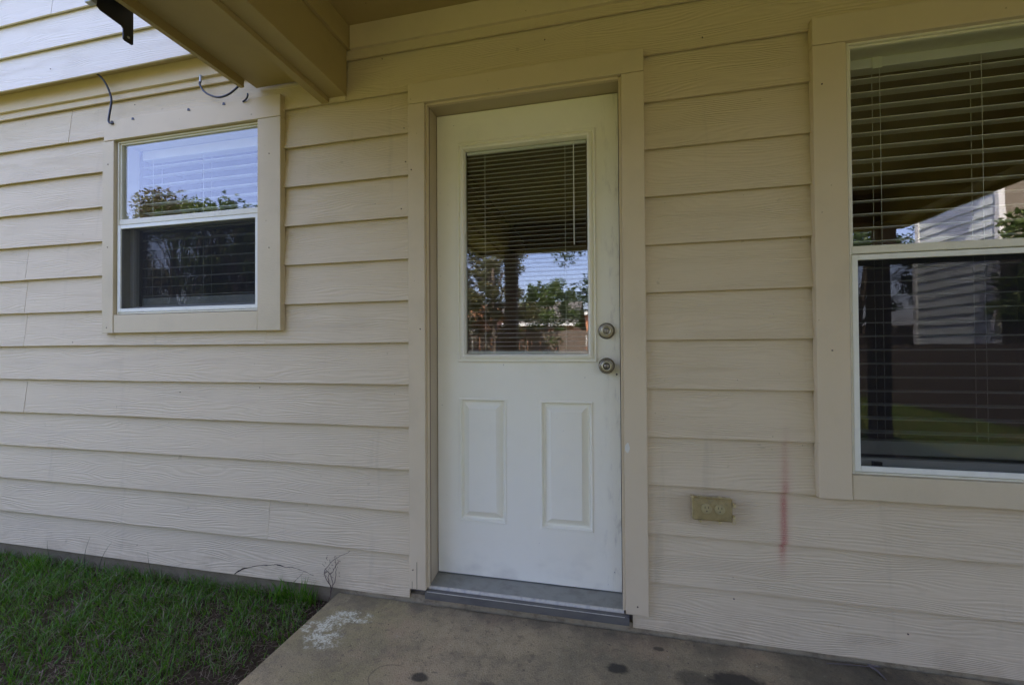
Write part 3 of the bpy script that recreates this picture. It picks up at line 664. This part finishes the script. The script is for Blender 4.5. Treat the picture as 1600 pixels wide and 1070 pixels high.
# ------------------------------------------------------------------ grass
def blades(n, fn, hmin, hmax, wmin, wmax, lean=.6, mats=(GRASS,), dry=0.):
    base = np.array([fn() for _ in range(n)]); hh = rng.uniform(hmin, hmax, n) * base[:, 2]; ww = rng.uniform(wmin, wmax, n)
    az = rng.uniform(0, 2 * np.pi, n); ln = rng.uniform(.15, lean, n) * hh; fz = rng.uniform(0, np.pi, n)
    side = np.stack([np.cos(fz), np.sin(fz), np.zeros(n)], 1) * ww[:, None] / 2; d = np.stack([np.cos(az), np.sin(az)], 1)
    vs = []
    for t, wd in ((0, 1.), (.4, .9), (.75, .6), (1, .08)):
        c = np.zeros((n, 3)); c[:, :2] = base[:, :2] + d * (ln * t ** 2)[:, None]; c[:, 2] = -.058 + hh * (t - .25 * t * t * (ln / np.maximum(hh, 1e-4)))
        vs += [c - side * wd, c + side * wd]
    Vv = np.stack(vs, 1).reshape(-1, 3); b0 = (np.arange(n) * 8)[:, None]
    F = np.concatenate([b0 + np.array([[0, 1, 3, 2]]), b0 + np.array([[2, 3, 5, 4]]), b0 + np.array([[4, 5, 7, 6]])], 0)
    q_ = rng.random(n); idx = np.tile(np.where(q_ < dry, 1, np.where((q_ > .86) & (len(mats) > 2), 2, 0)), 3)
    return mesh_from('grass', Vv, F, mats, idx)
def bald(x, y):
    """how bare the soil is, 0 to 1"""
    e = min(1, max(0, (x + 1.62) / .38)); n = math.sin(x * 9.1 + 1.3) * math.sin(y * 8.3 + .4) * .35 + math.sin(x * 23 + y * 17) * .22 + math.sin(x * 41 - y * 37) * .12
    return min(.94, max(0, e * .92 + .06 + n * 1.3))
def near():
    while True:
        x, y = random.uniform(-4.7, -1.225), -random.uniform(.0, 1) ** 1.15 * 2.6 + .004
        if random.random() < bald(x, y): continue
        return x, y, 1.15 - .7 * bald(x, y)
GRASSL = leaf_mat('pale grass blade', (.13, .24, .05), (.18, .26, .08), .3, 5.)
GM = (GRASS, GRASSD, GRASSL)
g1 = put('grass', blades(66000, near, .022, .072, .0020, .0044, 1.1, GM, .15), None); tag(g1, 'short green lawn grass growing along the foundation left of the patio', 'grass', None, 'stuff')
def litter():
    x, y = random.triangular(-3.4, -1.23, -1.3), random.uniform(-1.4, 0); return x, y, 1
n = 5200; px = np.array([litter()[:2] for _ in range(n)]); az = rng.uniform(0, np.pi, n); L = rng.uniform(.008, .045, n); W_ = rng.uniform(.0008, .0024, n)
d = np.stack([np.cos(az), np.sin(az), rng.normal(0, .2, n)], 1); s = np.stack([-np.sin(az), np.cos(az), np.zeros(n)], 1); c = np.concatenate([px, (-.052 + rng.random(n) ** 2 * .030)[:, None]], 1)
Vv = np.stack([c - d * L[:, None] / 2 - s * W_[:, None] / 2, c + d * L[:, None] / 2 - s * W_[:, None] / 2, c + d * L[:, None] / 2 + s * W_[:, None] / 2, c - d * L[:, None] / 2 + s * W_[:, None] / 2], 1).reshape(-1, 3)
lt = put('dry_litter', mesh_from('dry_litter', Vv, (np.arange(n) * 4)[:, None] + np.array([[0, 1, 2, 3]]), (GRASSD,)), None); tag(lt, 'dry straw and broken stems on bare soil beside the patio', 'litter', None, 'stuff')
def lawn():
    while True:
        x, y = random.uniform(-7, 6), random.uniform(-9, -2.4)
        if -1.3 < x < 3.0 and y > -3.75: continue
        return x, y, 1
g2 = put('lawn_grass', blades(26000, lawn, .04, .08, .006, .012, .9, GM, .05), None); tag(g2, 'open lawn behind the camera mirrored in the panes', 'grass', None, 'stuff')
STEM = Mat('dark grass stem', (.022, .035, .012), .6).m
# tall blades standing against the siding
for (x_, h_, ln_, lb) in ((-2.93, .155, -.015, 'thin curled blade of tall grass at the foundation, leftmost of the tall blades'), (-2.70, .205, .06, 'straight dark blade of tall grass against the bottom plank'), (-2.60, .19, .105, 'long leaning blade of tall grass against the bottom plank'), (-2.24, .165, -.02, 'single upright blade of tall grass nearest the patio')):
    bm = bmesh.new(); prev = None
    for t in np.linspace(0, 1, 8):
        w_ = .0060 * (1 - t * .8); c_ = (x_ + ln_ * t ** 1.6, -.035 - .02 * math.sin(t * 2), -.058 + h_ * t)
        ab = (bm.verts.new((c_[0] - w_ / 2, c_[1], c_[2])), bm.verts.new((c_[0], c_[1] - .0008, c_[2])), bm.verts.new((c_[0] + w_ / 2, c_[1], c_[2])))
        if prev: bm.faces.new((prev[0], ab[0], ab[1], prev[1])); bm.faces.new((prev[1], ab[1], ab[2], prev[2]))
        prev = ab
    tag(obj('tall_grass', bm, STEM), lb, 'tall grass', 'tall grass stems against the siding')
for (x_, y_, lb) in ((-2.95, -.10, 'bluish green grass tuft close to the foundation at the far left'), (-1.36, -.03, 'dark grass tuft by the foundation at the patio corner'), (-1.48, -.04, 'dark grass tuft below the cracked plank')):
    def tf(x_=x_, y_=y_): return random.gauss(x_, .028), min(.002, random.gauss(y_, .015)), 1
    tag(put('grass_tuft', blades(60, tf, .06, .13, .003, .006, .45), None), lb, 'grass tuft')

# ------------------------------------------------------------------ back yard
def fence(name, label, p0, p1, n, zt=1.72):
    p0, p1 = Vector(p0), Vector(p1); f = empty(name, (*((p0 + p1) / 2), -.05), label, 'fence'); d = (p1 - p0); L = d.length; a = math.atan2(d.y, d.x); w_ = L / n
    bm = bmesh.new(); bx(bm, -w_ * .47, w_ * .47, -.009, .009, 0, zt + .03); me = bpy.data.meshes.new('picket'); bm.to_mesh(me); bm.free(); me.materials.append(FENCE)
    for i in range(n):
        q = p0 + d * ((i + .5) / n); o = put('picket', me, None, f, (q.x, q.y, -.05 + random.uniform(-.012, .012))); o.rotation_euler = (0, random.uniform(-.006, .006), a)
    for zz in (.25, zt * .55, zt - .15):
        bm = bmesh.new(); bx(bm, -L / 2, L / 2, -.045, -.011, -.045, .045); me2 = bpy.data.meshes.new('rail'); bm.to_mesh(me2); bm.free(); me2.materials.append(FENCE)
        o = put('rail', me2, None, f, (*((p0 + p1) / 2), zz)); o.rotation_euler = (0, 0, a)
fence('wooden_fence', 'brown picket fence across the back of the yard', (-14, -12.6), (10.5, -12.6), 170)
fence('wooden_fence', 'brown picket fence along the right side of the yard', (5.6, -12.5), (5.6, .2), 86, 1.15)
fence('wooden_fence', 'brown picket fence along the far left of the yard', (-14, .2), (-14, -12.5), 86)

def tree(label, x, y, h, r, z0, leaf, n=9000, size=.085, clumps=46, spiky=0.):
    t = empty('tree', (x, y, -.06), label, 'tree', 'trees around the back yard')
    bm = bmesh.new(); tube(bm, spline([(x, y, -.1), (x + random.uniform(-.1, .1), y, h * .3), (x + random.uniform(-.2, .2), y + random.uniform(-.2, .2), h * .62), (x, y, h * .9)], 4), .04 + h * .018, 8, .02)
    cs = []
    for i in range(clumps):
        u = random.random(); zz = z0 + (h - z0) * u; q = (1 - ((u - .42) / .62) ** 2); q = max(.12, q) ** .5
        aa = random.uniform(0, 6.283); rr = r * q * (.35 + .65 * random.random() ** .6); cs.append((x + rr * math.cos(aa), y + rr * math.sin(aa), zz, r * random.uniform(.13, .30)))
        if i % 2 == 0: tube(bm, spline([(x, y, max(.4, zz * .6)), (x + rr * .5 * math.cos(aa), y + rr * .5 * math.sin(aa), zz * .85), (cs[-1][0], cs[-1][1], zz)], 3), .022, 5, .006)
    obj('trunk', bm, BARK, t)
    if spiky:
        for i in range(16):
            aa = random.uniform(0, 6.283); rr = r * random.random() ** .5 * .95; bxx, byy = x + rr * math.cos(aa), y + rr * math.sin(aa); hz = h - rr * .35; top = random.uniform(.3, 1) * spiky
            for k in range(6): cs.append((bxx + random.gauss(0, .04), byy + random.gauss(0, .04), hz - .3 + (top + .3) * k / 5, .16 * (1 - k / 7.5)))
    cs = np.array(cs); wgt = cs[:, 3] ** 1.8; k = rng.choice(len(cs), n, p=wgt / wgt.sum()); u = rng.normal(size=(n, 3)); u /= np.linalg.norm(u, axis=1)[:, None]
    c = cs[k, :3] + u * (cs[k, 3] * rng.random(n) ** .45)[:, None] * np.array([1, 1, .75])
    a = rng.normal(size=(n, 3)); a[:, 2] *= .7; a /= np.linalg.norm(a, axis=1)[:, None]; b = np.cross(a, rng.normal(size=(n, 3))); b /= np.linalg.norm(b, axis=1)[:, None]
    s = (size * rng.uniform(.6, 1.25, n))[:, None]
    Vv = np.stack([c - a * s * .55, c + b * s * .22 - a * s * .1, c + a * s * .6, c - b * s * .22 - a * s * .1], 1).reshape(-1, 3)
    me = mesh_from('crown', Vv - np.array([x, y, z0]), (np.arange(n) * 4)[:, None] + np.array([[0, 1, 2, 3]]), (leaf,)); put('crown', me, None, t, (x, y, z0))
# mirrored in the small window
for i, (x_, y_, h_, r_, lf) in enumerate(((-9.3, -7.2, 4.75, 1.5, 0), (-11.1, -7.2, 4.95, 1.6, 2), (-12.0, -9.0, 5.3, 1.8, 0), (-13.0, -6.5, 4.6, 1.5, 1), (-10.4, -10.5, 5.4, 1.7, 1), (-8.5, -10.4, 5.1, 1.9, 0))):
    tree(('bushy green tree nearest the lawn on the left of the yard', 'dark leafy tree behind the bushy one on the left of the yard', 'olive leafed tree in the left corner of the yard', 'dark tree closest to the far left fence', 'dark tree in front of the back fence at far left', 'green tree in front of the back fence, left of the shed')[i], x_, y_, h_, r_, .1, LEAF[lf], 22000, .085, 80, .5)
# mirrored in the door
tree('big spreading leafy tree right of the porch post', .95, -9.2, 6.4, 2.2, 1.9, LEAF[1], 22000, .10, 80)
tree('small bright tree beyond the fence behind the porch post', -2.3, -13.8, 3.5, 1.35, .8, LEAF[0], 11000, .10, 44, .25)
tree('tall thin green tree left of the porch post', -3.6, -11.2, 4.9, 1.4, 1.6, LEAF[2], 14000, .10, 50)
tree('olive half bare tree near the orange shed', -5.0, -11.6, 4.9, 1.6, 1.5, LEAF[2], 11000, .10, 50)
# mirrored in the large window
tree('sunlit green tree beside the pale blue house', 7.7, -6.2, 5.2, 1.45, .5, LEAF[0], 10000, .12, 50)
tree('dark tree just beyond the far end of the right fence', 6.5, -11.4, 5.6, 1.7, .6, LEAF[1], 14000, .11, 50)
tree('tall dark tree behind the pale blue house', 11.5, -11.5, 7.6, 2.6, 1.6, LEAF[1], 9000, .14, 50)

BLUE = siding_mat('pale blue siding', (.60, .65, .64)); WHITE = Mat('white house paint', (.75, .75, .72), .5).m; ROOFG = SHING
BRICK = Mat('orange cedar boards', (.50, .22, .11), .8); x, y, z = BRICK.pos(); BRICK.mix(BRICK.noise((x * 5, y, z * 5), 2, 4).ramp(.4, .7, 0, .6), (.36, .15, .08)); BRICK = BRICK.m
# neighbour with lap siding, right of the yard
nb_ = empty('neighbour_house', (7.4, -8.3, -.05), 'pale blue lap sided house wing beyond the right fence', 'house')
box('wall', INSIDE, nb_, 6.55, 8.6, -9.05, -7.25, -.05, 4.9)
for k in range(26):
    zb = .02 + k * .187
    bm = bmesh.new(); a = []
    for yy in (-9.06, -7.24): a.append([bm.verts.new(p) for p in ((6.52, yy, zb), (6.53, yy, zb), (6.546, yy, zb + .2), (6.538, yy, zb + .2))])
    for q in range(4): bm.faces.new((a[0][q], a[1][q], a[1][(q + 1) % 4], a[0][(q + 1) % 4]))
    bm.faces.new(a[0]); bm.faces.new(a[1][::-1]); obj('plank', bm, BLUE, nb_)
box('corner_board', WHITE, nb_, 6.505, 6.60, -9.18, -9.065, -.05, 4.9); box('corner_board', WHITE, nb_, 6.505, 6.60, -7.235, -7.15, -.05, 4.9)
bm = bmesh.new(); prism_x(bm, 6.2, 8.9, [(-9.9, 4.85), (-8.4, 5.9), (-6.9, 4.85), (-6.9, 4.95), (-8.4, 6.02), (-9.9, 4.95)]); obj('roof', bm, ROOFG, nb_)
# orange shed over the back fence
sh = empty('shed', (-5.9, -16.5, -.05), 'orange wooden shed showing over the back fence', 'shed')
box('wall', BRICK, sh, -7.0, -4.9, -17.5, -15.8, -.05, 2.35)
bm = bmesh.new(); prism_x(bm, -7.2, -4.75, [(-17.8, 2.3), (-16.6, 2.95), (-15.55, 2.3), (-15.55, 2.37), (-16.6, 3.03), (-17.8, 2.37)]); obj('roof', bm, BRICK, sh)
box('door', WHITE, sh, -6.3, -5.5, -15.79, -15.76, 0, 1.95)
# grey roofed house beyond
def nh(label, x0, x1, y0, y1, h, rh, wall, roof, gable_front=False):
    e = empty('neighbour_house', ((x0 + x1) / 2, (y0 + y1) / 2, -.05), label, 'house'); box('wall', wall, e, x0, x1, y0, y1, -.05, h)
    bm = bmesh.new()
    if gable_front:
        xc = (x0 + x1) / 2; pr = [(x0 - .35, h - .12), (xc, h + rh), (x1 + .35, h - .12), (x1 + .35, h + .02), (xc, h + rh + .16), (x0 - .35, h + .02)]
        a = [bm.verts.new((p[0], y0 - .2, p[1])) for p in pr]; b = [bm.verts.new((p[0], y1 + .3, p[1])) for p in pr]; bm.faces.new(a); bm.faces.new(b[::-1])
        for i in range(6): bm.faces.new((a[i], b[i], b[(i + 1) % 6], a[(i + 1) % 6]))
        obj('roof', bm, roof, e)
        bm = bmesh.new(); a = [bm.verts.new((p[0], y1 + .02, p[1])) for p in ((x0, h - .01), (xc, h + rh - .08), (x1, h - .01))]; b = [bm.verts.new((p.co.x, y1 - .1, p.co.z)) for p in a]
        bm.faces.new(a); bm.faces.new(b[::-1]); [bm.faces.new((a[i], b[i], b[(i + 1) % 3], a[(i + 1) % 3])) for i in range(3)]; obj('gable', bm, wall, e)
        for s in (-1, 1):
            bm = bmesh.new(); q = [(xc, h + rh + .05), (xc, h + rh - .25), (xc + s * (x1 - x0 + .7) / 2, h - .42), (xc + s * (x1 - x0 + .7) / 2, h - .12)]
            a = [bm.verts.new((p[0], y1 + .36, p[1])) for p in q]; b = [bm.verts.new((p[0], y1 + .31, p[1])) for p in q]; bm.faces.new(a); bm.faces.new(b[::-1])
            for i in range(4): bm.faces.new((a[i], b[i], b[(i + 1) % 4], a[(i + 1) % 4]))
            obj('bargeboard', bm, WHITE, e)
        for wx in (xc - 1.1, xc + .3):
            fr_ = box('window', WHITE, e, wx, wx + .8, y1 + .005, y1 + .05, h - 1.9, h - .7); box('pane', GLASS, fr_, wx + .1, wx + .7, y1 + .051, y1 + .06, h - 1.8, h - .8)
    else:
        yc = (y0 + y1) / 2; prism_x(bm, x0 - .3, x1 + .3, [(y0 - .4, h - .1), (yc, h + rh), (y1 + .4, h - .1), (y1 + .4, h + .06), (yc, h + rh + .15), (y0 - .4, h + .06)]); obj('roof', bm, roof, e)
        box('fascia', WHITE, e, x0 - .3, x1 + .3, y1 + .402, y1 + .43, h - .12, h + .05)
nh('low house with a grey shingle roof straight beyond the back fence', -9.6, -1.9, -29, -21.5, 2.4, 1.5, BRICK, SHING)
nh('far red brick house with a white trimmed gable', -5.2, 2.6, -52, -44, 3.1, 2.3, BRICK, SHING, True)
